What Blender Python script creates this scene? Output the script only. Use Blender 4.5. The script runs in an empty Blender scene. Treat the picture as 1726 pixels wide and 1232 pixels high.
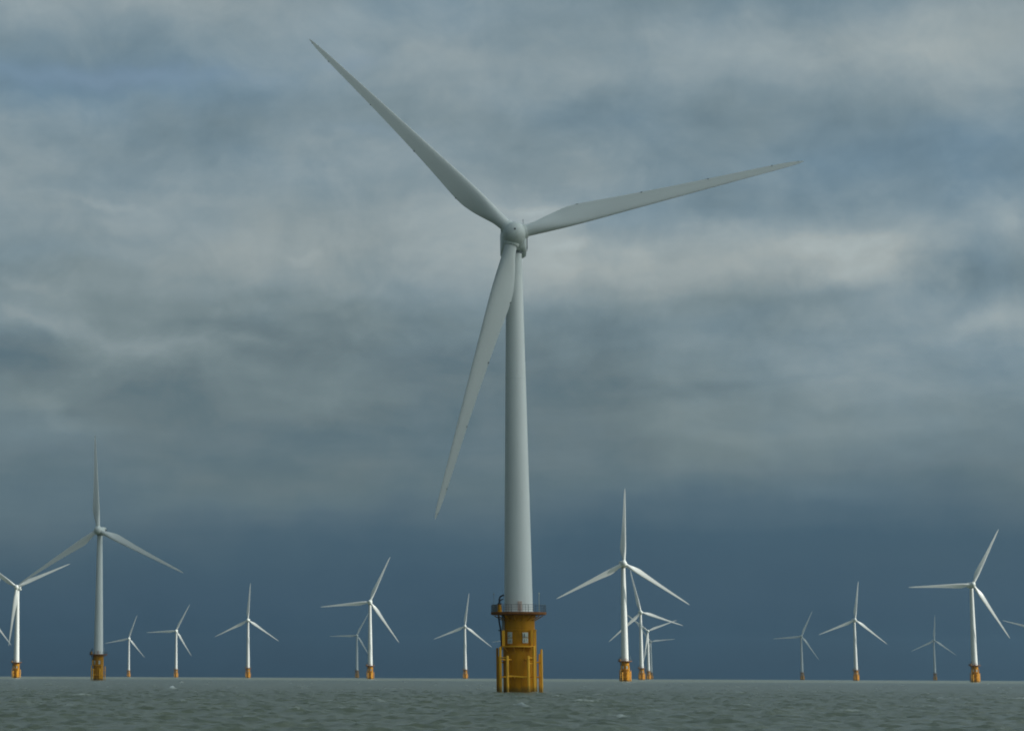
import bpy, bmesh, math, random
import numpy as np
from mathutils import Vector, Matrix, noise as mnoise

C = bpy.context.scene
COL = C.collection
rng = np.random.default_rng(11)
random.seed(5)

# ------------------------------------------------------------------ camera
F, PX, PITCH, ROLL, CAMH = 3781.8, 393.2, .13714, .00426, 2.446      # in pixels of the 1726-wide photograph
EARTH = 6.371e6 * 1.15
dv = Vector((0, math.cos(PITCH), math.sin(PITCH)))
u0 = Vector((0, -math.sin(PITCH), math.cos(PITCH)))
r0 = Vector((1, 0, 0))
rv = r0 * math.cos(ROLL) + u0 * math.sin(ROLL)
uv = -r0 * math.sin(ROLL) + u0 * math.cos(ROLL)
cam = bpy.data.cameras.new('camera')
camo = bpy.data.objects.new('camera', cam)
COL.objects.link(camo)
m = Matrix((rv, uv, -dv)).transposed().to_4x4()
m.translation = Vector((0, 0, CAMH))
camo.matrix_world = m
cam.sensor_width = 36
cam.lens = F / 1726 * 36
cam.shift_x = (863 - PX) / 1726
cam.clip_start = .5
cam.clip_end = 40000
C.camera = camo

def ray(x, y):
    return (dv + rv * ((x - PX) / F) + uv * ((616 - y) / F)).normalized()

def azel(x, y):
    d = ray(x, y)
    return math.atan2(d.x, d.y), math.asin(d.z)

def sagz(X, D):
    return -(X * X + D * D) / 2 / EARTH

# ------------------------------------------------------------------ sun, exposure
SUN_AZ, SUN_EL = math.radians(104), math.radians(28)
sd = Vector((math.sin(SUN_AZ) * math.cos(SUN_EL), math.cos(SUN_AZ) * math.cos(SUN_EL), math.sin(SUN_EL)))
sun = bpy.data.lights.new('sun', 'SUN')
sun.energy = 4.6
sun.angle = math.radians(.5)
sun.color = (1, .95, .86)
so = bpy.data.objects.new('sun', sun)
so.rotation_euler = sd.to_track_quat('Z', 'Y').to_euler()
COL.objects.link(so)
C.view_settings.view_transform = 'Standard'
C.view_settings.look = 'None'
C.view_settings.exposure = 0
C.view_settings.gamma = 1
C.view_settings.use_curve_mapping = False
C.cycles.use_denoising = True
C.cycles.filter_width = 1.9
C.cycles.max_bounces = 6
C.cycles.volume_bounces = 0

def lin(c):
    return tuple((v / 255 / 12.92) if v <= 10 else ((v / 255 + .055) / 1.055) ** 2.4 for v in c)

# ------------------------------------------------------------------ node helper
class NT:
    def __init__(s, nt):
        s.t = nt
        nt.nodes.clear()
    def n(s, kind, ins=None, **props):
        nd = s.t.nodes.new(kind)
        for k, v in props.items():
            setattr(nd, k, v)
        for k, v in (ins or {}).items():
            s.put(nd.inputs[k], v)
        return nd
    def put(s, sock, v):
        if isinstance(v, bpy.types.NodeSocket):
            s.t.links.new(v, sock)
        elif isinstance(v, bpy.types.Node):
            s.t.links.new(v.outputs[0], sock)
        else:
            sock.default_value = v
    def m(s, op, a, b=0., c=0., clamp=False):
        return s.n('ShaderNodeMath', {0: a, 1: b, 2: c}, operation=op, use_clamp=clamp).outputs[0]
    def ramp(s, fac, stops, interp='LINEAR'):
        nd = s.n('ShaderNodeValToRGB', {0: fac})
        cr = nd.color_ramp
        cr.interpolation = interp
        while len(cr.elements) < len(stops):
            cr.elements.new(.5)
        for e, (p, c) in zip(cr.elements, stops):
            e.position = p
            e.color = (*c, 1) if isinstance(c, tuple) else (c, c, c, 1)
        return nd.outputs[0]
    def mix(s, f, a, b, blend='MIX'):
        nd = s.n('ShaderNodeMix', data_type='RGBA', blend_type=blend)
        s.put(nd.inputs[0], f)
        for i, v in ((6, a), (7, b)):
            s.put(nd.inputs[i], (*v, 1) if isinstance(v, tuple) else v)
        return nd.outputs[2]

# ------------------------------------------------------------------ sky
STR = .1
world = bpy.data.worlds.new('World')
C.world = world
world.use_nodes = True
w = NT(world.node_tree)
D3 = w.n('ShaderNodeTexCoord').outputs['Generated']
sx = w.n('ShaderNodeSeparateXYZ', {0: D3})
AZ = w.m('ARCTAN2', sx.outputs[0], sx.outputs[1])
EL = w.m('ARCSINE', sx.outputs[2])
P2 = w.n('ShaderNodeCombineXYZ', {0: AZ, 1: EL}).outputs[0]
# cloud-deck plane
zz = w.m('ADD', w.m('MAXIMUM', sx.outputs[2], 0.), .07)
deck = w.n('ShaderNodeCombineXYZ', {0: w.m('DIVIDE', sx.outputs[0], zz), 1: w.m('DIVIDE', sx.outputs[1], zz), 2: 3.7}).outputs[0]
n1 = w.n('ShaderNodeTexNoise', {'Vector': deck, 'Scale': 2.1, 'Detail': 5., 'Roughness': .5, 'Distortion': .35}).outputs[0]
n2 = w.n('ShaderNodeTexNoise', {'Vector': P2, 'Scale': 24., 'Detail': 7., 'Roughness': .62, 'Distortion': .6}).outputs[0]
wn = w.n('ShaderNodeTexNoise', {'Vector': P2, 'Scale': 17., 'Detail': 5., 'Roughness': .55})
wv = w.n('ShaderNodeVectorMath', {0: wn.outputs[1], 1: (.5, .5, .5)}, operation='SUBTRACT').outputs[0]
wv = w.n('ShaderNodeVectorMath', {0: wv, 1: (.075, .030, 0)}, operation='MULTIPLY').outputs[0]
PW = w.n('ShaderNodeVectorMath', {0: P2, 1: wv}, operation='ADD').outputs[0]

# brightness of the overcast deck: columns of (photograph y, level) turned into sky directions, level 80 .. 172
HALF = math.pi / 2
YS = (0, 60, 120, 180, 240, 300, 360, 420, 480, 540, 600, 660, 720, 780, 840, 900, 960, 1040, 1120)
COLS = [
    (60, (150, 140, 132, 143, 147, 148, 145, 132, 143, 143, 121, 128, 125, 118, 115, 108, 94, 88, 86)),
    (260, (155, 140, 137, 143, 135, 140, 152, 147, 143, 137, 137, 122, 117, 118, 116, 104, 93, 87, 86)),
    (460, (146, 148, 150, 140, 138, 148, 153, 158, 146, 128, 127, 128, 120, 114, 117, 100, 92, 87, 86)),
    (660, (145, 150, 156, 140, 150, 150, 152, 156, 142, 132, 126, 122, 117, 121, 112, 98, 90, 87, 86)),
    (860, (145, 150, 154, 142, 145, 150, 162, 165, 156, 135, 126, 122, 121, 121, 111, 98, 89, 87, 86)),
    (1000, (142, 152, 154, 136, 146, 152, 145, 162, 150, 130, 127, 122, 124, 122, 111, 93, 87, 87, 86)),
    (1220, (142, 160, 158, 140, 134, 137, 141, 162, 152, 138, 139, 135, 133, 128, 110, 95, 90, 88, 86)),
    (1440, (142, 154, 153, 142, 136, 136, 141, 163, 155, 147, 148, 140, 133, 122, 108, 94, 90, 88, 86)),
    (1660, (155, 163, 160, 148, 138, 138, 155, 147, 140, 155, 145, 138, 130, 122, 108, 94, 91, 90, 87)),
]
HAZE_LIFT = 26.                                     # the sea air adds light near the horizon
sw = w.n('ShaderNodeSeparateXYZ', {0: PW})
AZW, ELW = sw.outputs[0], sw.outputs[1]
facw = w.m('MULTIPLY', ELW, 1 / .9)
b = None
for i, (cx, vals) in enumerate(COLS):
    st = []
    for y, v in zip(YS, vals):
        e = azel(cx, y)[1]
        lift = HAZE_LIFT * math.exp(-(e / .034))
        v2 = v if y > 620 else 137 + (v - 137) * 1.14
        st.append((max(0., e) / .9, (v2 - lift - 50) / 122))
    st = st[::-1] + [(.40 / .9, .70), (.6 / .9, .62), (1., .60)]
    rp = w.ramp(facw, st, 'CARDINAL')
    if b is None:
        b = rp
    else:
        a0, a1 = azel(COLS[i - 1][0], 500)[0], azel(cx, 500)[0]
        k = w.n('ShaderNodeMapRange', {0: AZW, 1: a0, 2: a1}, interpolation_type='SMOOTHSTEP').outputs[0]
        mx = w.n('ShaderNodeMix', data_type='FLOAT')
        w.put(mx.inputs[0], k); w.put(mx.inputs[2], b); w.put(mx.inputs[3], rp)
        b = mx.outputs[0]
amp = w.ramp(w.m('DIVIDE', EL, HALF), [(0., 0.), (azel(863, 960)[1] / HALF, .0), (azel(863, 860)[1] / HALF, .10), (azel(863, 600)[1] / HALF, .26), (azel(863, 300)[1] / HALF, .30), (1., .4)])
b = w.m('MULTIPLY_ADD', w.m('SUBTRACT', n1, .5), amp, b)
b = w.m('MULTIPLY_ADD', w.m('SUBTRACT', n2, .5), w.m('MULTIPLY', amp, .9), b)
# billows lit from the upper right: the slope of a lumpy field towards the sun
def lump(off):
    v_ = w.n('ShaderNodeVectorMath', {0: PW, 1: off}, operation='ADD').outputs[0]
    v_ = w.n('ShaderNodeMapping', {'Vector': v_, 'Scale': (1, 1.9, 1), 'Location': (1.7, .4, 0)}).outputs[0]
    return w.n('ShaderNodeTexNoise', {'Vector': v_, 'Scale': 13., 'Detail': 6., 'Roughness': .52, 'Distortion': .1}).outputs[0]
relief = w.m('SUBTRACT', lump((0, 0, 0)), lump((.004, .0055, 0)))
rmask = w.ramp(w.m('DIVIDE', EL, HALF), [(0., 0.), (azel(863, 900)[1] / HALF, .0), (azel(863, 800)[1] / HALF, .5), (azel(863, 600)[1] / HALF, 1.), (azel(863, 300)[1] / HALF, .85), (azel(863, 0)[1] / HALF, .6), (1., .6)])
b = w.m('MULTIPLY_ADD', relief, w.m('MULTIPLY', rmask, .40), b)
# cloud masses and gaps: (x, y, half-width, half-height, tilt deg, weight) in photograph pixels -> sky directions
BLOBS = [
    (1330, 430, 130, 26, -8, .07), (1480, 470, 70, 24, 24, .16), (1610, 470, 40, 70, 14, -.09), (1330, 372, 150, 14, 8, -.06),
    (930, 408, 44, 10, -10, .12), (905, 470, 50, 40, 0, .08), (1080, 425, 60, 22, 0, .06), (860, 345, 46, 10, 0, .10),
    (503, 433, 20, 8, 4, .08), (185, 340, 70, 8, 14, .09), (120, 545, 130, 15, 14, .13), (310, 585, 90, 14, 16, .06), (50, 470, 60, 12, 20, .07), (200, 130, 160, 20, 0, -.13), (1300, 505, 200, 26, 0, -.05), (640, 585, 160, 24, 0, -.10),
    (95, 695, 30, 46, 0, .07), (280, 640, 70, 26, -20, -.05), (550, 680, 60, 20, -14, .08), (500, 560, 110, 16, 8, -.06), (420, 575, 50, 8, 0, .06),
    (250, 590, 60, 16, 0, .06), (1660, 530, 50, 16, -10, .08), (1690, 370, 44, 24, 0, .08), (1130, 348, 60, 8, 6, .09), (1260, 80, 120, 16, 8, .05),
]
for (x, y, wx, wy, tilt, wt) in BLOBS:
    a0, e0 = azel(x, y)
    mp = w.n('ShaderNodeMapping', {'Vector': PW, 'Location': (a0, e0, 0), 'Rotation': (0, 0, math.radians(-tilt)), 'Scale': (wx / F, wy / F, 1)}, vector_type='TEXTURE').outputs[0]
    q = w.n('ShaderNodeVectorMath', {0: mp, 1: mp}, operation='DOT_PRODUCT').outputs['Value']
    g = w.m('POWER', math.e, w.m('MULTIPLY', q, -1.))
    b = w.m('MULTIPLY_ADD', g, wt * .82, b)
# thinner, brighter deck overhead and towards the sun's side
BR = w.n('ShaderNodeVectorMath', {0: D3, 1: tuple(sd)}, operation='DOT_PRODUCT').outputs['Value']
side = w.m('SUBTRACT', BR, w.m('MULTIPLY', EL, 0.))
bright = w.ramp(w.m('MULTIPLY_ADD', side, .5, .5), [(0., 0.), (.60, 0.), (.80, .3), (1., 1.)], 'EASE')
b = w.m('MULTIPLY_ADD', bright, 1.0, b)
K = 1 / STR
COOL = [(50, (27, 49, 70)), (72, (39, 72, 96)), (80, (49, 80, 103)), (88, (58, 88, 109)), (105, (79, 105, 122)), (113, (88, 113, 129)), (120, (95, 120, 137)), (128, (102, 128, 145)), (137, (111, 137, 154)),
        (147, (124, 147, 161)), (157, (137, 157, 168)), (165, (147, 165, 173)), (172, (157, 172, 177))]
WARM = [(50, (27, 49, 70)), (72, (40, 72, 95)), (80, (50, 80, 102)), (88, (60, 88, 107)), (105, (84, 105, 117)), (113, (93, 113, 121)), (120, (103, 120, 126)), (128, (111, 128, 133)), (137, (121, 137, 141)),
        (147, (132, 147, 151)), (157, (145, 157, 159)), (165, (154, 165, 166)), (172, (163, 172, 171))]
bc = w.m('MULTIPLY', b, 1., clamp=True)
tn = w.n('ShaderNodeTexNoise', {'Vector': w.n('ShaderNodeMapping', {'Vector': P2, 'Scale': (1, 2.2, 1), 'Location': (3.3, 1.2, 0)}).outputs[0], 'Scale': 9., 'Detail': 4., 'Roughness': .55}).outputs[0]
tint = w.m('MULTIPLY_ADD', w.m('SUBTRACT', tn, .5), 1.3, .62)
for (x, y, wx, wy, wt) in ((330, 580, 460, 170, .5), (1100, 680, 500, 140, .3), (1280, 455, 330, 60, .22), (920, 450, 90, 60, .12), (200, 140, 330, 60, -.6), (1500, 270, 330, 80, -.45), (1640, 450, 60, 80, -.3), (1080, 580, 160, 60, -.25), (620, 810, 500, 50, .35), (700, 30, 260, 50, -.3), (1400, 850, 300, 60, -.3)):
    a0, e0 = azel(x, y)
    mp = w.n('ShaderNodeMapping', {'Vector': PW, 'Location': (a0, e0, 0), 'Rotation': (0, 0, 0), 'Scale': (wx / F, wy / F, 1)}, vector_type='TEXTURE').outputs[0]
    q = w.n('ShaderNodeVectorMath', {0: mp, 1: mp}, operation='DOT_PRODUCT').outputs['Value']
    tint = w.m('MULTIPLY_ADD', w.m('POWER', math.e, w.m('MULTIPLY', q, -1.)), wt, tint)
tint = w.m('MULTIPLY', tint, 1., clamp=True)
cloudc = w.mix(tint, w.ramp(bc, [((g - 50) / 122, lin(c)) for g, c in COOL]), w.ramp(bc, [((g - 50) / 122, lin(c)) for g, c in WARM]))
over = w.m('MAXIMUM', w.m('SUBTRACT', b, 1.), 0.)
gain = w.m('MULTIPLY_ADD', over, 1.6, 1.)
# the deck is thick and dark to the west (left and behind), thin and bright on the sun's side
out = w.n('ShaderNodeMapRange', {0: sx.outputs[1], 1: .92, 2: .72, 3: 0., 4: 1.}, interpolation_type='SMOOTHSTEP').outputs[0]
lobe = w.n('ShaderNodeVectorMath', {0: D3, 1: (.85, -.10, .30)}, operation='DOT_PRODUCT').outputs['Value']
gain = w.m('MULTIPLY', gain, w.m('MAXIMUM', w.m('MULTIPLY_ADD', w.m('MULTIPLY', out, lobe), .95, 1.), .22))
cloudc = w.n('ShaderNodeVectorMath', {0: cloudc, 3: w.m('MULTIPLY', gain, K)}, operation='SCALE').outputs[0]
sky = w.n('ShaderNodeTexSky', sky_type='NISHITA')
sky.sun_disc = False
sky.sun_elevation = SUN_EL
sky.sun_rotation = SUN_AZ
sky.air_density = 1.2
sky.dust_density = 1.0
# where the deck is thin the blue sky shows
gaps = None
for (x, y, wx, wy, wt) in ((250, 132, 190, 20, .55), (60, 118, 140, 20, .34), (570, 95, 60, 12, .22), (640, 215, 120, 12, .14), (1040, 360, 160, 14, .12), (80, 415, 130, 14, .14)):
    a0, e0 = azel(x, y)
    mp = w.n('ShaderNodeMapping', {'Vector': PW, 'Location': (a0, e0, 0), 'Rotation': (0, 0, 0), 'Scale': (wx / F, wy / F, 1)}, vector_type='TEXTURE').outputs[0]
    q = w.n('ShaderNodeVectorMath', {0: mp, 1: mp}, operation='DOT_PRODUCT').outputs['Value']
    g = w.m('MULTIPLY', w.m('POWER', math.e, w.m('MULTIPLY', q, -1.)), wt)
    gaps = g if gaps is None else w.m('ADD', gaps, g)
gaps = w.m('ADD', gaps, .05, clamp=True)
skyc = w.mix(gaps, cloudc, sky.outputs[0])
bg = w.n('ShaderNodeBackground', {'Color': skyc, 'Strength': STR})
w.n('ShaderNodeOutputWorld', {'Surface': bg.outputs[0]})

# ------------------------------------------------------------------ materials
def mat(name, col, rough=.5, spec=.4, var=.12, scale=.6, stretch=(1, 1, .25), dirt=None, bump=0., tide=False):
    mt = bpy.data.materials.new(name)
    mt.use_nodes = True
    t = NT(mt.node_tree)
    oc = t.n('ShaderNodeTexCoord').outputs['Object']
    mp = t.n('ShaderNodeMapping', {'Vector': oc, 'Scale': stretch}).outputs[0]
    nz = t.n('ShaderNodeTexNoise', {'Vector': mp, 'Scale': scale, 'Detail': 6., 'Roughness': .6}).outputs[0]
    c = t.mix(t.ramp(nz, [(.3, 0.), (.7, 1.)]), tuple(v * (1 - var) for v in col), tuple(min(1, v * (1 + var * .6)) for v in col))
    if dirt:
        dn = t.n('ShaderNodeTexNoise', {'Vector': t.n('ShaderNodeMapping', {'Vector': oc, 'Scale': (2.2, 2.2, .18)}).outputs[0], 'Scale': 1.4, 'Detail': 5., 'Roughness': .65}).outputs[0]
        c = t.mix(t.m('MULTIPLY', t.ramp(dn, [(.56, 0.), (.74, 1.)]), dirt[1]), c, dirt[0])
    if tide:                                       # weed and wet staining in the splash zone
        zc_ = t.n('ShaderNodeSeparateXYZ', {0: oc}).outputs[2]
        tn_ = t.n('ShaderNodeTexNoise', {'Vector': oc, 'Scale': 2.2, 'Detail': 5., 'Roughness': .7}).outputs[0]
        k_ = t.n('ShaderNodeMapRange', {0: t.m('MULTIPLY_ADD', tn_, -1.6, zc_), 1: .35, 2: -.35, 3: 0., 4: .7}).outputs[0]
        c = t.mix(k_, c, (.10, .075, .02))
    p = t.n('ShaderNodeBsdfPrincipled', {'Base Color': c, 'Roughness': rough, 'Specular IOR Level': spec})
    if bump:
        bn = t.n('ShaderNodeTexNoise', {'Vector': oc, 'Scale': 7., 'Detail': 4.}).outputs[0]
        p.inputs['Normal'].default_value = (0, 0, 0)
        t.put(p.inputs['Normal'], t.n('ShaderNodeBump', {'Height': bn, 'Strength': bump, 'Distance': .02}).outputs[0])
    t.n('ShaderNodeOutputMaterial', {'Surface': p.outputs[0]})
    return mt

M_WHITE = mat('tower_paint', (.70, .73, .71), .42, .4, .05, .35, (1, 1, .12), ((.50, .51, .47), .34))
M_BLADE = mat('blade_gelcoat', (.66, .69, .67), .38, .4, .05, .3, (1, 1, .3), ((.50, .51, .47), .25))
M_SHELL = mat('nacelle_shell', (.66, .70, .67), .40, .4, .06, .5, (1, 1, 1), ((.42, .44, .38), .4))
M_YEL = mat('yellow_steel_paint', (.50, .225, .008), .62, .10, .26, .8, (1, 1, .35), ((.22, .085, .016), .7), bump=.3, tide=True)
M_YEL_LIT = mat('yellow_paint_lit', (.84, .43, .03), .5, .2, .12, 1.2, (1, 1, .3), ((.32, .14, .02), .5), tide=True)  # same yellow made lighter, the tubes' highlights put into the colour
M_DECK = mat('deck_edge_rust', (.26, .105, .03), .7, .2, .3, 2., (1, 1, 1), ((.10, .05, .03), .6))
M_RAIL = mat('railing_galvanised', (.10, .125, .14), .55, .4, .2, 2., (1, 1, 1))
M_BLACK = mat('black_rubber', (.012, .016, .02), .5, .4, .2, 2., (1, 1, 1))
M_GREY = mat('grey_cabinet_paint', (.16, .19, .20), .55, .4, .15, 2., (1, 1, 1))
M_PIPE = mat('galvanised_pipe', (.22, .25, .25), .5, .4, .15, 2., (1, 1, .3))
M_SIGN = mat('white_board', (.50, .53, .46), .45, .4, .06, 3., (1, 1, 1))
M_MARK = mat('black_marking', (.03, .032, .035), .5, .3, .1, 3., (1, 1, 1))
M_SALMON = mat('faded_salmon_door', (.55, .42, .36), .55, .3, .1, 2., (1, 1, 1))

# ------------------------------------------------------------------ mesh helpers
def link(name, bm, mats, parent=None, smooth=True, mw=None):
    me = bpy.data.meshes.new(name)
    bm.normal_update()
    bm.to_mesh(me)
    bm.free()
    if not isinstance(mats, (list, tuple)):
        mats = [mats]
    for q in mats:
        me.materials.append(q)
    if smooth:
        me.polygons.foreach_set('use_smooth', [True] * len(me.polygons))
        me.set_sharp_from_angle(angle=math.radians(38))
    o = bpy.data.objects.new(name, me)
    COL.objects.link(o)
    if parent:
        o.parent = parent
    if mw is not None:
        o.matrix_local = mw
    return o

def lathe(bm, prof, n=48, axis=Matrix.Identity(4), mi=0):
    rings = []
    for (r, z) in prof:
        if r < 1e-5:
            rings.append([bm.verts.new(axis @ Vector((0, 0, z)))])
        else:
            rings.append([bm.verts.new(axis @ Vector((r * math.cos(2 * math.pi * k / n), r * math.sin(2 * math.pi * k / n), z))) for k in range(n)])
    fs = []
    for A, B in zip(rings, rings[1:]):
        for k in range(n):
            j = (k + 1) % n
            if len(A) == 1 and len(B) == 1:
                continue
            if len(A) == 1:
                fs.append(bm.faces.new((A[0], B[j], B[k])))
            elif len(B) == 1:
                fs.append(bm.faces.new((A[k], A[j], B[0])))
            else:
                fs.append(bm.faces.new((A[k], A[j], B[j], B[k])))
    for f in fs:
        f.material_index = mi

def frame(z):
    z = Vector(z).normalized()
    x = Vector((0, 0, 1)).cross(z) if abs(z.z) < .95 else Vector((1, 0, 0)).cross(z)
    x.normalize()
    y = z.cross(x)
    return Matrix((x, y, z)).transposed()

def tube(bm, pts, r, n=12, mi=0, cap=True):
    pts = [Vector(p) for p in pts]
    rings = []
    for i, p in enumerate(pts):
        t = (pts[min(i + 1, len(pts) - 1)] - pts[max(i - 1, 0)])
        fr = frame(t)
        rr = r[i] if isinstance(r, (list, tuple)) else r
        rings.append([bm.verts.new(p + fr @ Vector((rr * math.cos(2 * math.pi * k / n), rr * math.sin(2 * math.pi * k / n), 0))) for k in range(n)])
    for A, B in zip(rings, rings[1:]):
        for k in range(n):
            j = (k + 1) % n
            bm.faces.new((A[k], A[j], B[j], B[k])).material_index = mi
    if cap:
        bm.faces.new(list(reversed(rings[0]))).material_index = mi
        bm.faces.new(rings[-1]).material_index = mi

def box(bm, c, s, rz=0., bev=0., mi=0):
    mtx = Matrix.Translation(Vector(c)) @ Matrix.Rotation(rz, 4, 'Z') @ Matrix.Diagonal((s[0], s[1], s[2], 1))
    r = bmesh.ops.create_cube(bm, size=1, matrix=mtx)
    if bev:
        es = list({e for v in r['verts'] for e in v.link_edges})
        bmesh.ops.bevel(bm, geom=es, offset=bev, segments=2, profile=.6, affect='EDGES')

def link_pieces(name, bm, mats, parent):
    """every loose piece of the mesh becomes an object of its own"""
    todo = set(bm.verts)
    out_ = []
    while todo:
        st = [next(iter(todo))]
        isl = set()
        while st:
            v_ = st.pop()
            if v_ in isl:
                continue
            isl.add(v_)
            st += [e.other_vert(v_) for e in v_.link_edges]
        todo -= isl
        nb = bmesh.new()
        mp_ = {v_: nb.verts.new(v_.co) for v_ in isl}
        for f in {f for v_ in isl for f in v_.link_faces}:
            nb.faces.new([mp_[v_] for v_ in f.verts])
        out_.append(link(name, nb, mats, parent))
    bm.free()
    return out_

def ringpt(r, a, z=0.):
    return Vector((r * math.sin(a), -r * math.cos(a), z))          # a = 0 faces the camera side

# ------------------------------------------------------------------ turbine meshes
RT = 2.45

def bm_tower():
    bm = bmesh.new()
    prof = [(2.16, 12.2)]
    for k in range(1, 29):
        z = 12.2 + (68.1 - 12.2) * k / 28
        t = (z - 12.2) / 55.9
        r = 2.16 + (1.20 - 2.16) * (t ** 1.08)
        prof.append((r, z))
        if k == 18:
            prof += [(r + .025, z + .02), (r + .025, z + .16), (r, z + .18)]
    prof.append((0, 68.1))
    lathe(bm, [(2.3, 12.1), (2.3, 12.32), (2.16, 12.34)] + prof[1:], 64)
    return bm

def bm_tp():
    bm = bmesh.new()
    lathe(bm, [(RT, -5), (RT, 9.3), (RT + .05, 9.33), (RT + .05, 9.5), (RT - .03, 9.53), (RT - .03, 11.35), (RT + .16, 11.38), (RT + .16, 11.72), (2.2, 11.76), (0, 11.76)], 64)
    for k in range(16):                       # brackets under the deck
        a = 2 * math.pi * (k + .5) / 16
        p0 = ringpt(RT, a, 11.55); p1 = ringpt(3.75, a, 11.66); p2 = ringpt(RT, a, 10.9)
        tube(bm, [p2, p1], .06, 8)
    return bm

def bm_platform():
    bm = bmesh.new()
    lathe(bm, [(0, 11.78), (4.12, 11.80), (4.2, 11.84), (4.2, 12.06), (4.12, 12.1), (0, 12.1)], 48)
    lathe(bm, [(4.2, 12.07), (4.24, 12.07), (4.24, 12.18), (4.2, 12.18)], 48)
    return bm

def bm_railing():
    bm = bmesh.new()
    N = 20
    for z, r in ((13.28, .026), (12.9, .014), (12.55, .014)):
        tube(bm, [ringpt(4.12, 2 * math.pi * k / 48, z) for k in range(49)], r, 8, cap=False)
    for k in range(N):
        a = 2 * math.pi * k / N + .05
        tube(bm, [ringpt(4.12, a, 12.1), ringpt(4.12, a, 13.3)], .04, 8)
        for j in (.33, .66):
            if k % 3 == 0:
                a2 = a + 2 * math.pi / N * j
                tube(bm, [ringpt(4.12, a2, 12.1), ringpt(4.12, a2, 13.28)], .025, 6)
    return bm

def bm_crane_base():
    bm = bmesh.new()
    c = Matrix.Translation((-2.87, -2.2, 0))
    lathe(bm, [(.5, 12.1), (.5, 12.2), (.36, 12.26), (.24, 13.25), (.3, 13.27), (.3, 13.35), (0, 13.35)], 20, c)
    return bm

def bm_crane_boom():
    bm = bmesh.new()
    c = Matrix.Translation((-2.87, -2.2, 0))
    lathe(bm, [(.3, 13.36), (.34, 13.4), (.3, 13.5), (.17, 13.55), (.17, 13.6)], 16, c)
    pts = [(-2.87, -2.2, 13.5), (-2.86, -2.2, 14.1)]
    for k in range(8):
        a = k / 7 * math.radians(75)
        pts.append((-2.86 + .5 * (1 - math.cos(a)), -2.2, 14.15 + .5 * math.sin(a)))
    pts.append((-2.2, -2.2, 14.78))
    tube(bm, pts, [.15] * 3 + [.13] * (len(pts) - 3), 10)
    tube(bm, [(-2.86, -2.2, 13.8), (-2.6, -2.2, 14.02), (-2.28, -2.2, 14.16)], .08, 8)
    tube(bm, [(-2.2, -2.2, 14.74), (-2.2, -2.2, 14.3)], .02, 6)
    return bm

def bm_locker():
    bm = bmesh.new()
    box(bm, (-3.45, -1.2, 12.72), (.95, .9, 1.15), .1, .04)
    box(bm, (-3.45, -1.2, 13.32), (1.02, .97, .06), .1, .015)
    for k in range(5):
        box(bm, (-3.52, -1.665, 12.4 + .16 * k), (.75, .03, .05), .1)
    return bm

def bm_mast(x, y, top, dia):
    bm = bmesh.new()
    tube(bm, [(x, y, 12.1), (x, y, top)], [dia, dia * .7], 8)
    lathe(bm, [(.09, 12.1), (.09, 12.22), (0, 12.22)], 10, Matrix.Translation((x, y, 0)))
    lathe(bm, [(.0, top - .02), (.09, top), (.1, top + .14), (.05, top + .2), (0, top + .2)], 10, Matrix.Translation((x, y, 0)))
    return bm

def bm_cable():
    bm = bmesh.new()
    tube(bm, [(-3.05, -1.3, 12.0), (-3.03, -1.3, 11.4), (-2.9, -1.3, 10.4), (-2.74, -1.25, 9.5), (-2.7, -1.2, 8.6), (-2.62, -1.1, 6.5)], .13, 10)
    box(bm, (-2.86, -1.28, 9.42), (.5, .3, .16), 0, .03)
    return bm

def bm_cable_pipe():
    bm = bmesh.new()
    tube(bm, [(-2.34, -1.15, 11.7), (-2.36, -1.15, 9.4), (-2.4, -1.1, 9.0)], .22, 14)
    return bm

def bm_ledge():
    bm = bmesh.new()
    n = 24                                      # curved rest ledge on the camera side
    ri, ro = RT + .004, RT + .85
    a0, a1 = -1.05, .85
    prev = None
    for k in range(n + 1):
        a = a0 + (a1 - a0) * k / n
        vs = [bm.verts.new(ringpt(r, a, z)) for r, z in ((ri, 6.88), (ro, 6.88), (ro, 7.06), (ri, 7.06))]
        if prev:
            for j in range(4):
                bm.faces.new((prev[j], prev[(j + 1) % 4], vs[(j + 1) % 4], vs[j]))
        else:
            bm.faces.new(vs)
        prev = vs
    bm.faces.new(list(reversed(prev)))
    for a in (-.8, -.25, .25, .65):
        tube(bm, [ringpt(RT, a, 6.2), ringpt(ro - .1, a, 6.9)], .06, 8)
    return bm

def bm_post(x, y, z0, z1, sx=.34, sy=.3, cap=True):
    bm = bmesh.new()
    box(bm, (x, y, (z0 + z1) / 2), (sx, sy, z1 - z0), 0, .03)
    if cap:
        box(bm, (x, y, z1 + .06), (sx + .1, sy + .1, .12), 0, .02)
    return bm

def bm_ladder_frame(pa, pb, top_a, top_b, rungs, r=.19, stub=()):
    """two fender tubes with cross bars and stubs back to the shell"""
    bm = bmesh.new()
    for (x, y), tp in ((pa, top_a), (pb, top_b)):
        tube(bm, [(x, y, -4), (x, y, tp - .12), (x, y, tp)], [r, r, r * .62], 14)
    for z in rungs:
        tube(bm, [(pa[0], pa[1], z), (pb[0], pb[1], z)], .1, 10)
    for z in stub:
        for (x, y) in (pa, pb):
            L = math.hypot(x, y)
            tube(bm, [(x, y, z), (x / L * (RT - .1), y / L * (RT - .1), z)], .11, 10)
    return bm

def bm_crossbar():
    bm = bmesh.new()
    tube(bm, [(-1.72, -3.2, 2.5), (-1.0, -3.0, 2.5), (-.2, -2.95, 2.45)], .13, 10)
    tube(bm, [(-.2, -2.95, 2.45), (.6, -3.0, 2.38), (1.32, -3.2, 2.36)], .13, 10)
    for x in (-.75, .55):
        tube(bm, [(x, -2.98, 2.42), (x, -2.35, 2.3)], .12, 10)
    return bm

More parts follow.
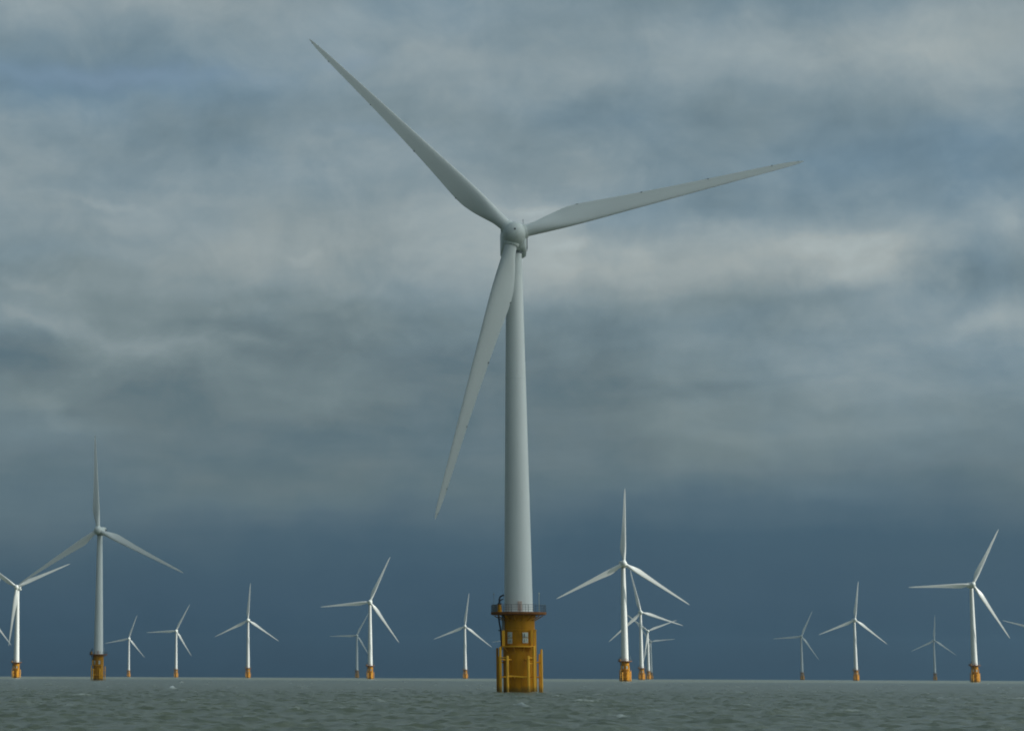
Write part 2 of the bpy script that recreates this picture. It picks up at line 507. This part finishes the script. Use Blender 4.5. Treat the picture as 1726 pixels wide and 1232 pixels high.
def bm_board(x, z0, z1, wd):
    """two stacked plates on brackets, facing the camera side"""
    bm = bmesh.new()
    y = -math.sqrt(RT * RT - x * x) - .16
    a = math.atan2(x, -y) * .75
    h = (z1 - z0 - .1) / 2
    for k in range(2):
        box(bm, (x, y, z0 + h / 2 + k * (h + .1)), (wd, .05, h), a, .01)
    for zz_ in (z0 + .3, z1 - .3):
        box(bm, (x, y + .13, zz_), (.12, .22, .1), a)
    return bm

def bm_board_marks(x, z0, z1, wd, marks):
    bm = bmesh.new()
    y = -math.sqrt(RT * RT - x * x) - .16
    a = math.atan2(x, -y) * .75
    R_ = Matrix.Rotation(a, 3, 'Z')
    for (mx, mz, sx_, sz_) in marks:
        p = R_ @ Vector((mx * wd, -.03, 0))
        box(bm, (x + p.x, y + p.y, z0 + mz * (z1 - z0)), (sx_ * wd, .012, sz_ * (z1 - z0)), a)
    return bm

def bm_door():
    bm = bmesh.new()
    box(bm, (.2, -2.16, 13.05), (.62, .12, 1.55), .05, .03)
    box(bm, (.2, -2.235, 13.05), (.5, .03, 1.4), .05, .02)
    return bm

# nacelle: local +Y = downwind, origin at hub height on the tower axis
def bm_nacelle():
    bm = bmesh.new()
    secs = [(-2.35, 1.4, -1.4, 1.4, .9), (-2.2, 1.6, -1.6, 1.6, .8), (-1.2, 1.9, -1.88, 1.85, .6), (1.0, 2.02, -1.9, 1.95, .5), (4.2, 2.05, -1.98, 2.0, .5), (5.2, 1.95, -1.9, 1.95, .6), (5.6, 1.65, -1.5, 1.7, .6)]
    prev = None
    n = 8
    for (y, hw, zb, zt, cr) in secs:
        pts = []
        for cx, cz, a0 in ((hw - cr, zt - cr, 0), (-hw + cr, zt - cr, 90), (-hw + cr, zb + cr, 180), (hw - cr, zb + cr, 270)):
            for k in range(n + 1):
                a = math.radians(a0 + 90 * k / n)
                pts.append((cx + cr * math.cos(a), cz + cr * math.sin(a)))
        vs = [bm.verts.new((x, y, z)) for x, z in pts]
        if prev:
            for k in range(len(vs)):
                j = (k + 1) % len(vs)
                bm.faces.new((prev[k], prev[j], vs[j], vs[k]))
        else:
            bm.faces.new(vs)
        prev = vs
    bm.faces.new(list(reversed(prev)))
    bmesh.ops.recalc_face_normals(bm, faces=bm.faces)
    return bm

def bm_collar():
    bm = bmesh.new()
    lathe(bm, [(1.22, -2.2), (1.36, -2.15), (1.36, -1.86), (1.3, -1.84)], 40)
    return bm

def bm_vent(sgn):
    bm = bmesh.new()
    s = sgn
    box(bm, (s * 2.08, 3.6, .1), (.24, 2.2, 1.9), 0, .04)
    for k in range(6):
        box(bm, (s * 2.19, 3.6, -.65 + .3 * k), (.06, 2.1, .05))
    return bm

def bm_windmast():
    bm = bmesh.new()
    tube(bm, [(1.55, 2.2, 1.9), (1.55, 2.2, 3.6)], .04, 6)
    lathe(bm, [(.0, 3.58), (.06, 3.6), (.06, 3.74), (0, 3.76)], 8, Matrix.Translation((1.55, 2.2, 0)))
    return bm

# spinner: local +Z points upwind
PH = [k * 2 * math.pi / 3 for k in range(3)]
def bm_hub():
    bm = bmesh.new()
    lathe(bm, [(0, -1.62), (1.45, -1.62), (1.7, -1.5), (1.82, -.9), (1.86, -.2), (1.8, .5), (1.66, 1.1), (1.4, 1.6), (1.05, 1.98), (.6, 2.2), (.2, 2.28), (0, 2.28)], 48)
    for t in PH:                                # blade sockets
        ax = Matrix((Vector((-math.sin(t), math.cos(t), 0)), Vector((0, 0, 1)), Vector((math.cos(t), math.sin(t), 0)))).transposed().to_4x4()
        lathe(bm, [(1.14, .9), (1.14, 1.86), (1.08, 1.94), (.9, 1.94)], 36, ax)
    return bm

def bm_hub_hole():
    bm = bmesh.new()
    for (x, y, z, r) in ((.10, .18, 2.262, .15), (-.50, -.16, 2.18, .09)):
        nrm = Vector((x * .55, y * .55, 1)).normalized()
        fr = frame(nrm).to_4x4()
        fr.translation = Vector((x, y, z))
        lathe(bm, [(r, -.04), (r, .012), (r * .8, .02), (0, .02)], 16, fr)
    return bm

# blade: local +Z span, +X towards the trailing edge, +Y upwind
LEN = 46.0
#   r,    lead, trail, thick, twist(deg)
SEC = [(1.7, .94, .94, 1.88, 20), (2.4, .94, .95, 1.86, 20), (3.6, .97, 1.10, 1.78, 19), (5.2, 1.03, 1.55, 1.58, 17.5), (7.0, 1.09, 2.02, 1.34, 15.5), (8.8, 1.12, 2.32, 1.12, 13.5),
       (10.5, 1.11, 2.34, .96, 12), (13, 1.06, 2.14, .80, 10), (16, .98, 1.86, .66, 8), (20, .88, 1.56, .52, 6), (25, .76, 1.25, .40, 4.2), (30, .64, 1.0, .30, 3), (35, .52, .80, .22, 2),
       (39.5, .42, .62, .15, 1.2), (42.5, .34, .47, .11, .8), (44.3, .26, .32, .08, .5), (45.3, .17, .17, .05, .3), (45.8, .08, .07, .03, 0), (46.0, .02, .02, .012, 0)]
def bm_blade():
    bm = bmesh.new()
    zs = [s[0] for s in SEC]
    zz_ = sorted(set(list(np.linspace(1.7, 44, 70)) + [44.3, 44.8, 45.3, 45.6, 45.8, 46.0]))
    arr = np.array(SEC)
    NP = 40
    prev = None
    first = None
    for z in zz_:
        le, te, th, tw = [float(np.interp(z, arr[:, 0], arr[:, k])) for k in (1, 2, 3, 4)]
        rnd = min(1., max(0., (z - 2.2) / 5.5))
        rnd = rnd * rnd * (3 - 2 * rnd)                # 0 round root -> 1 aerofoil
        c = le + te
        vs = []
        for k in range(NP):
            a = 2 * math.pi * k / NP
            xc = (1 + math.cos(a)) / 2                   # 1 = trailing edge, 0 = leading
            side_ = 1 if math.sin(a) >= 0 else -1
            yt = 5 * th / c * (.2969 * math.sqrt(xc) - .126 * xc - .3516 * xc ** 2 + .2843 * xc ** 3 - .1036 * xc ** 4)
            cam_ = .035 * (1 - (2 * xc - 1) ** 2)
            ya = (side_ * yt - cam_ * rnd) * c
            yc = math.sin(a) * th / 2
            x = -le + c * xc
            y = yc * (1 - rnd) + ya * rnd
            b_ = math.radians(tw) * (.4 + .6 * rnd)
            X = x * math.cos(b_) + y * math.sin(b_)
            Y = -x * math.sin(b_) + y * math.cos(b_)
            bend = -.9 * (z / LEN) ** 2.2 - 0.0
            vs.append(bm.verts.new((X, Y + bend, z)))
        if prev:
            for k in range(NP):
                j = (k + 1) % NP
                bm.faces.new((prev[k], prev[j], vs[j], vs[k]))
        else:
            bm.faces.new(list(reversed(vs)))
        prev = vs
    bm.faces.new(prev)
    bmesh.ops.recalc_face_normals(bm, faces=bm.faces)
    return bm

def bm_receptors():
    """dark lightning receptors near the trailing edge"""
    bm = bmesh.new()
    arr = np.array(SEC)
    for z, s in ((10.6, .085), (20.6, .095), (31.0, .08), (41.0, .075), (45.1, .05)):
        te = float(np.interp(z, arr[:, 0], arr[:, 2])); tw = math.radians(float(np.interp(z, arr[:, 0], arr[:, 4])))
        bend = -.9 * (z / LEN) ** 2.2
        x = te - s * .5
        p = Vector((x * math.cos(tw), -x * math.sin(tw) + bend, z))
        lathe(bm, [(0, -.10), (s, -.09), (s * 1.15, 0), (s, .09), (0, .10)], 12, Matrix.Translation(p) @ Matrix.Rotation(math.radians(-90), 4, 'X'))
    return bm

# ------------------------------------------------------------------ assemble the near turbine, then copy it
TILT = .065
HUBZ = 70.0
def axes(yaw):
    n = Vector((-math.sin(yaw) * math.cos(TILT), -math.cos(yaw) * math.cos(TILT), math.sin(TILT)))
    a = Vector((math.cos(yaw), -math.sin(yaw), 0))
    bb = Vector((math.sin(yaw) * math.sin(TILT), math.cos(yaw) * math.sin(TILT), math.cos(TILT)))
    return n, a, bb

def mat4(x, y, z, loc):
    q = Matrix((x, y, z)).transposed().to_4x4()
    q.translation = loc
    return q

HEAD = -.1265                                # heading of foundation (local -Y looks to the camera for the near one)
def pose(parts, yaw, ph):
    """parts: dict name -> object (blade is a list); matrices are in the turbine's own frame"""
    inv = Matrix.Rotation(-HEAD, 4, 'Z')
    n, a, bb = axes(yaw)
    parts['nacelle'].matrix_local = inv @ Matrix.Translation((0, 0, HUBZ)) @ Matrix.Rotation(-yaw, 4, 'Z')
    hubp = Vector((0, 0, HUBZ)) + n * 4.0
    # hub local: X = direction of first blade
    x = a * math.cos(ph) + bb * math.sin(ph)
    z = n
    y = z.cross(x)
    parts['hub'].matrix_local = inv @ mat4(x, y, z, hubp)
    for k, o in enumerate(parts['blade']):
        t = ph + PH[k]
        s = a * math.cos(t) + bb * math.sin(t)
        e = -a * math.sin(t) + bb * math.cos(t)
        nn = s.cross(e)                      # upwind
        cone = -.01
        s2 = (s * math.cos(cone) + nn * math.sin(cone)).normalized()
        n2_ = (nn * math.cos(cone) - s * math.sin(cone)).normalized()
        o.matrix_local = inv @ mat4(e, n2_, s2, hubp)

def set_thing(o, label, cat, group=None):
    o['label'] = label
    o['category'] = cat
    if group:
        o['group'] = group

def make_turbine():
    root = bpy.data.objects.new('wind_turbine', None)
    root.empty_display_size = 5
    COL.objects.link(root)
    P = {}
    tw = link('tower', bm_tower(), M_WHITE, root)
    link('tower_door', bm_door(), M_SALMON, tw)
    tp = link('transition_piece', bm_tp(), M_YEL, root)
    pf = link('platform', bm_platform(), M_DECK, root)
    link('railing', bm_railing(), M_RAIL, pf)
    cr = link('crane', bm_crane_base(), M_YEL, root)
    link('crane_boom', bm_crane_boom(), M_BLACK, cr)
    link('equipment_locker', bm_locker(), M_GREY, root)
    link('light_mast', bm_mast(3.1, -2.2, 14.9, .055), M_SIGN, root)
    link('light_mast', bm_mast(-3.72, -1.3, 14.85, .035), M_PIPE, root)
    link('power_cable', bm_cable(), M_BLACK, root)
    link('cable_pipe', bm_cable_pipe(), M_PIPE, root)
    link('rest_ledge', bm_ledge(), M_YEL_LIT, root)
    link('support_post', bm_post(-2.33, -1.75, 7.06, 9.42, .46, .3, False), M_YEL_LIT, root)
    link('support_post', bm_post(1.93, -2.0, 7.06, 9.45, .34, .3, False), M_YEL_LIT, root)
    link('support_post', bm_post(2.5, -1.4, -4, 9.42, .26, .3), M_YEL_LIT, root)
    for args, marks in (((-1.36, 7.4, 9.15, .72), ((-.2, .66, .34, .05), (.05, .74, .3, .03), (-.25, .9, .12, .06), (.15, .22, .12, .16), (-.15, .18, .1, .2))),
                        ((.96, 7.5, 9.1, .86), ((-.18, .72, .14, .36), (-.2, .24, .1, .3), (.12, .6, .26, .03), (.2, .3, .05, .18)))):
        bd = link('number_board', bm_board(*args), M_SIGN, root)
        link_pieces('marking', bm_board_marks(*args, marks), M_MARK, bd)
    link('fender', bm_ladder_frame((-2.84, -2.35), (-1.78, -3.2), 6.9, 5.6, (5.3,), .21, (5.0, 2.4)), M_YEL_LIT, root)
    link('fender', bm_ladder_frame((2.2, -2.75), (1.36, -3.2), 7.0, 5.6, (5.25, 4.4), .21, (5.0, 2.4)), M_YEL_LIT, root)
    link('fender', bm_ladder_frame((-3.32, .6), (-3.05, -.9), 6.8, 5.55, (4.6, 2.4), .18, (4.6, 2.4)), M_YEL, root)  # darker body yellow: the shade on this fender put into its colour
    link('fender', bm_ladder_frame((3.36, -.5), (3.1, .9), 6.6, 5.9, (4.62, 2.4), .18, (4.62, 2.4)), M_YEL_LIT, root)
    link('crossbar', bm_crossbar(), M_YEL_LIT, root)
    na = link('nacelle', bm_nacelle(), M_SHELL, root)
    link('vent', bm_vent(1), M_BLACK, na)
    link('yaw_collar', bm_collar(), M_GREY, na)
    link('wind_mast', bm_windmast(), M_RAIL, na)
    hb = link('hub', bm_hub(), M_SHELL, root)
    link_pieces('nose_hole', bm_hub_hole(), M_BLACK, hb)
    bl = []
    bbm = bm_blade(); rbm = bm_receptors()
    b0 = link('blade', bbm, M_BLADE, root)
    e0 = link_pieces('receptor', rbm, M_MARK, b0)
    bl.append(b0)
    for k in range(2):
        o = b0.copy(); COL.objects.link(o); o.parent = root
        for e_ in e0:
            e = e_.copy(); COL.objects.link(e); e.parent = o
        bl.append(o)
    return root

def parts_of(root):
    ch = list(root.children)
    d = {'blade': []}
    for o in ch:
        k = o.name.split('.')[0]
        if k == 'blade':
            d['blade'].append(o)
        elif k in ('nacelle', 'hub'):
            d[k] = o
    d['blade'].sort(key=lambda o: o.name)
    return d

def copy_turbine(src):
    r = src.copy(); COL.objects.link(r)
    for ch in list(src.children):
        c = ch.copy(); COL.objects.link(c); c.parent = r
        for g in list(ch.children):
            if g.name.split('.')[0] in ('receptor', 'marking', 'nose_hole'):
                continue                       # far too small to see on the distant ones
            q = g.copy(); COL.objects.link(q); q.parent = c
    return r

GROUP = 'offshore wind turbines standing in the sea'
near = make_turbine()
near.location = (43.8, 345.06, sagz(43.8, 345.06))
near.rotation_euler = (0, 0, HEAD)
pose(parts_of(near), .102, .2469)
set_thing(near, 'largest and nearest wind turbine, grey tower on an ochre base with railed platform', 'wind turbine', GROUP)

# X, D, yaw, rotor phase, label
FAR = [
    (-168.3, 1766.8, .137, .414, 'white wind turbine at the left edge, one blade hanging down beside its own tower'),
    (-62.9, 1065.0, .16, 1.636, 'second tallest wind turbine, grey tower at far left with one blade straight up'),
    (-190.8, 4182.1, .121, 1.244, 'tiny wind turbine just right of the tall left one, the smaller of that pair'),
    (-85.5, 3456.8, .137, 1.098, 'small white turbine between the tiny far-left one and the bright upright-bladed one'),
    (19.6, 2780.6, .104, 1.509, 'bright white turbine standing alone left of centre, lower blades spread evenly'),
    (127.0, 2080.2, .096, 1.147, 'mid-sized turbine left of the big tower with a smaller one overlapping its left side'),
    (208.0, 3766.0, .109, 1.081, 'small faint turbine half behind the mid-sized one left of the big tower'),
    (316.4, 3070.6, .095, 1.435, 'white turbine next to the left side of the big yellow base'),
    (506.1, 4011.2, .096, 1.186, 'distant turbine hidden behind the big yellow base, one blade tip showing left of it'),
    (236.0, 1359.0, .064, 1.527, 'tall turbine right of the big tower, front one of a row of four'),
    (429.0, 2371.0, .090, 1.786, 'second turbine in the row right of the big tower, one blade leaning up left'),
    (611.4, 3323.4, .098, .365, 'third turbine in the row of four, blades in a Y with one hanging down'),
    (791.8, 4275.5, .096, .112, 'rearmost and smallest turbine in the row of four right of the big tower'),
    (926.9, 3680.7, .074, 1.135, 'small faint turbine right of centre with one blade nearly level to the left'),
    (729.1, 2645.4, .078, 1.434, 'white turbine between two small faint turbines on the right'),
    (1244.6, 4008.7, .060, 1.486, 'faintest tiny turbine with one upright blade, left of the brilliant white one'),
    (538.3, 1640.7, .053, 1.089, 'brilliant white sunlit turbine at the right with a blade leaning up right'),
    (1090.9, 3064.5, .111, .793, 'turbine beyond the right edge, only a single blade tip in view'),
    (-272.3, 2508.3, .128, 1.212, 'turbine beyond the left edge, only a drooping blade tip in view'),
]
for (X, D, yaw, ph, lab) in FAR:
    t = copy_turbine(near)
    t.location = (X, D, sagz(X, D))
    pose(parts_of(t), yaw, ph)
    set_thing(t, lab, 'wind turbine', GROUP)

# ------------------------------------------------------------------ sea: one sheet, curved with the earth, real waves
rr = [0.0001, 1.5]
r = 3.
while r < 7000:
    rr.append(r)
    r += max(.8 if r < 64 else .3, r * (.0012 + .0022 * min(1., max(0., (r - 250) / 1400))))
rr = np.array(rr)
fine = np.arange(-.17, .42, .0010)
coarse_n = 170
coarse = np.linspace(.42, 2 * math.pi - .17, coarse_n, endpoint=False)
ang = np.concatenate([fine, coarse])
NR, NA = len(rr), len(ang)
RR, AA = np.meshgrid(rr, ang, indexing='ij')
X = RR * np.sin(AA); Y = RR * np.cos(AA)
dr = np.gradient(rr)[:, None] * np.ones((1, NA))
da = np.where(np.arange(NA) < len(fine), .0010, .034)[None, :] * RR
samp = np.maximum(dr, np.minimum(da, 40.))
H = np.zeros_like(X); DX = np.zeros_like(X); DY = np.zeros_like(X); slope = np.zeros_like(X)
NW = 84
lam = np.exp(np.linspace(math.log(.8), math.log(22), NW) + rng.normal(0, .03, NW))
for L in lam:
    th = rng.normal(0, .75)                       # waves run away from the camera with the wind, short-crested
    k = 2 * math.pi / L
    kx, ky = k * math.sin(th + .12), k * math.cos(th + .12)
    A = .0092 * L ** .5 * rng.uniform(.6, 1.25)
    if L > 3.5:
        A *= (3.5 / L) ** .5
    ph = rng.uniform(0, 2 * math.pi)
    att = np.clip((L / samp - .9) / 1.2, 0, 1)
    arg = kx * X + ky * Y + ph
    s_, c_ = np.sin(arg), np.cos(arg)
    H += att * A * s_
    q = .8
    DX += att * A * q * c_ * kx / k
    DY += att * A * q * c_ * ky / k
H *= 1.0
# patchiness: wind gusts make rougher and calmer areas
gust = .85 + .25 * np.sin(X * .013 + 1.3 + .6 * np.sin(Y * .009)) * np.sin(Y * .0075 + .4)
Z = H * gust - (X ** 2 + Y ** 2) / 2 / EARTH
# whitecaps: broken crests
foam = np.zeros_like(X)
def sea_at(px_, py_):
    d = ray(px_, py_)
    t = CAMH / -d.z
    return d.x * t, d.y * t
for (fx, fy, wx, wy, st) in ((290, 1161, 5, 1.5, 1.), (306, 1151, 4, .8, .6), (882, 1191, 5, 1.2, .7), (1085, 1198, 16, 1.5, .35), (1046, 1208, 8, 1.5, .4), (1262, 1189, 6, 1., .3), (300, 1216, 8, 1.5, .3), (640, 1182, 6, 1., .3), (1450, 1200, 9, 1.2, .3), (1600, 1178, 7, 1., .25), (120, 1190, 7, 1., .25)):
    cx, cy = sea_at(fx, fy)
    dist = math.hypot(cx, cy)
    hx = wx * dist / F
    _, y1 = sea_at(fx, fy + wy); _, y0_ = sea_at(fx, fy - wy)
    hy = max(.5, min(abs(y0_ - y1) / 2, 6.))
    g = np.exp(-((X - cx) / hx) ** 2 - ((Y - cy) / hy) ** 2)
    foam = np.maximum(foam, st * g)
    Z += .28 * st * g * (dist / 200)
for ring_r, ring_w, ring_s in ((3.3, 1.0, .6), (4.8, .7, .3)):            # wash round the near foundation
    q_ = np.hypot(X - 43.8, Y - 345.06)
    foam = np.maximum(foam, ring_s * np.exp(-((q_ - ring_r) / ring_w) ** 2))
cr_ = H / (H[(RR > 60) & (RR < 400)].std())
foam = np.maximum(foam, np.clip((cr_ - 3.2) / .8, 0, .35))
Xd, Yd = X + DX, Y + DY
co = np.stack([Xd, Yd, Z], -1).reshape(-1, 3).astype(np.float32)
i0 = (np.arange(NR - 1)[:, None] * NA + np.arange(NA)[None, :])
j = np.roll(np.arange(NA), -1)
i1 = (np.arange(NR - 1)[:, None] * NA + j[None, :])
quads = np.stack([i0, i0 + NA, i1 + NA, i1], -1).reshape(-1, 4)[:, ::-1]
quads = np.ascontiguousarray(quads).astype(np.int32)
me = bpy.data.meshes.new('sea')
me.vertices.add(len(co)); me.vertices.foreach_set('co', co.ravel())
me.loops.add(quads.size); me.loops.foreach_set('vertex_index', quads.ravel())
me.polygons.add(len(quads))
me.polygons.foreach_set('loop_start', np.arange(0, quads.size, 4, dtype=np.int32))
me.update(calc_edges=True)
me.polygons.foreach_set('use_smooth', np.ones(len(quads), dtype=bool))
at = me.attributes.new('foam', 'FLOAT', 'POINT')
at.data.foreach_set('value', foam.ravel().astype(np.float32))
me.validate()
print('SEA normal z', me.polygons[len(quads) // 2].normal.z, len(co))
sea = bpy.data.objects.new('sea', me)
sea['kind'] = 'structure'
COL.objects.link(sea)

ms = bpy.data.materials.new('sea_water')
ms.use_nodes = True
t = NT(ms.node_tree)
pos = t.n('ShaderNodeTexCoord').outputs['Object']
mp1 = t.n('ShaderNodeMapping', {'Vector': pos, 'Scale': (.55, 1.25, 1)}).outputs[0]
rip = t.n('ShaderNodeTexNoise', {'Vector': mp1, 'Scale': 1.9, 'Detail': 5., 'Roughness': .65}).outputs[0]
mp2 = t.n('ShaderNodeMapping', {'Vector': pos, 'Scale': (.02, .035, 1)}).outputs[0]
big = t.n('ShaderNodeTexNoise', {'Vector': mp2, 'Scale': 1., 'Detail': 4., 'Roughness': .6}).outputs[0]
body = t.mix(t.ramp(big, [(.3, 0.), (.7, 1.)]), (.108, .130, .086), (.146, .166, .112))
fa = t.n('ShaderNodeAttribute', attribute_name='foam').outputs['Fac']
fn = t.n('ShaderNodeTexNoise', {'Vector': pos, 'Scale': 2.6, 'Detail': 5., 'Roughness': .7}).outputs[0]
fm = t.m('MULTIPLY', fa, t.ramp(fn, [(.36, 0.), (.55, 1.)]))
fm = t.m('MULTIPLY', fm, 1.5, clamp=True)
colr = t.mix(fm, body, (.72, .76, .74))
bmp = t.n('ShaderNodeBump', {'Height': rip, 'Strength': .6, 'Distance': .2})
p = t.n('ShaderNodeBsdfPrincipled', {'Base Color': colr, 'Roughness': t.m('MULTIPLY_ADD', fm, .5, .22), 'IOR': 1.33, 'Normal': bmp.outputs[0]})
t.n('ShaderNodeOutputMaterial', {'Surface': p.outputs[0]})
me.materials.append(ms)

# ------------------------------------------------------------------ the cloud whose shadow lies over the near turbines
def make_cloud(gx, gy, hx_, hy_, seed):
    bm = bmesh.new()
    bmesh.ops.create_icosphere(bm, subdivisions=6, radius=1)
    for v in bm.verts:
        d = v.co.normalized()
        k = 1.0
        for o, a in ((1.7, .22), (3.6, .12), (7.5, .06), (15, .03)):
            k += a * mnoise.noise(d * o + Vector((3.1 + seed, 8.2, 1.7)))
        zs = 150 if d.z < 0 else 260
        v.co = Vector((d.x * hx_ * k, d.y * hy_ * k, d.z * zs * (k + .5 * max(0, mnoise.noise(d * 5)))))
    mt = bpy.data.materials.new('cloud_vapour')
    mt.use_nodes = True
    t = NT(mt.node_tree)
    nz = t.n('ShaderNodeTexNoise', {'Vector': t.n('ShaderNodeTexCoord').outputs['Object'], 'Scale': .004, 'Detail': 5.}).outputs[0]
    c = t.mix(nz, (.80, .82, .85), (.9, .9, .9))
    s1 = t.n('ShaderNodeBsdfDiffuse', {'Color': c})
    s2 = t.n('ShaderNodeBsdfTranslucent', {'Color': c})
    mx = t.n('ShaderNodeMixShader', {0: .5, 1: s1.outputs[0], 2: s2.outputs[0]})
    tr = t.n('ShaderNodeBsdfTransparent')
    mx = t.n('ShaderNodeMixShader', {0: .2, 1: mx.outputs[0], 2: tr.outputs[0]})      # thin vapour lets a little sun through
    t.n('ShaderNodeOutputMaterial', {'Surface': mx.outputs[0]})
    o = link('cloud', bm, mt)
    alt = 1500.
    hz = alt / math.tan(SUN_EL)
    o.location = (gx + hz * math.sin(SUN_AZ), gy + hz * math.cos(SUN_AZ), alt)
    o['kind'] = 'structure'
make_cloud(0, 420, 820, 820, 0)
make_cloud(840, 3860, 820, 400, 5)  # second cloud, out of view, added to dim the far right turbines

# ------------------------------------------------------------------ sea air
bm = bmesh.new()
box(bm, (0, 0, 59), (14400, 14400, 134))
mh = bpy.data.materials.new('sea_air')
mh.use_nodes = True
t = NT(mh.node_tree)
v = t.n('ShaderNodeVolumePrincipled', {'Color': (.29, .47, .61, 1), 'Density': .00007, 'Anisotropy': .6})
t.n('ShaderNodeOutputMaterial', {'Volume': v.outputs[0]})
hz = link('haze', bm, mh, smooth=False)
hz['kind'] = 'stuff'
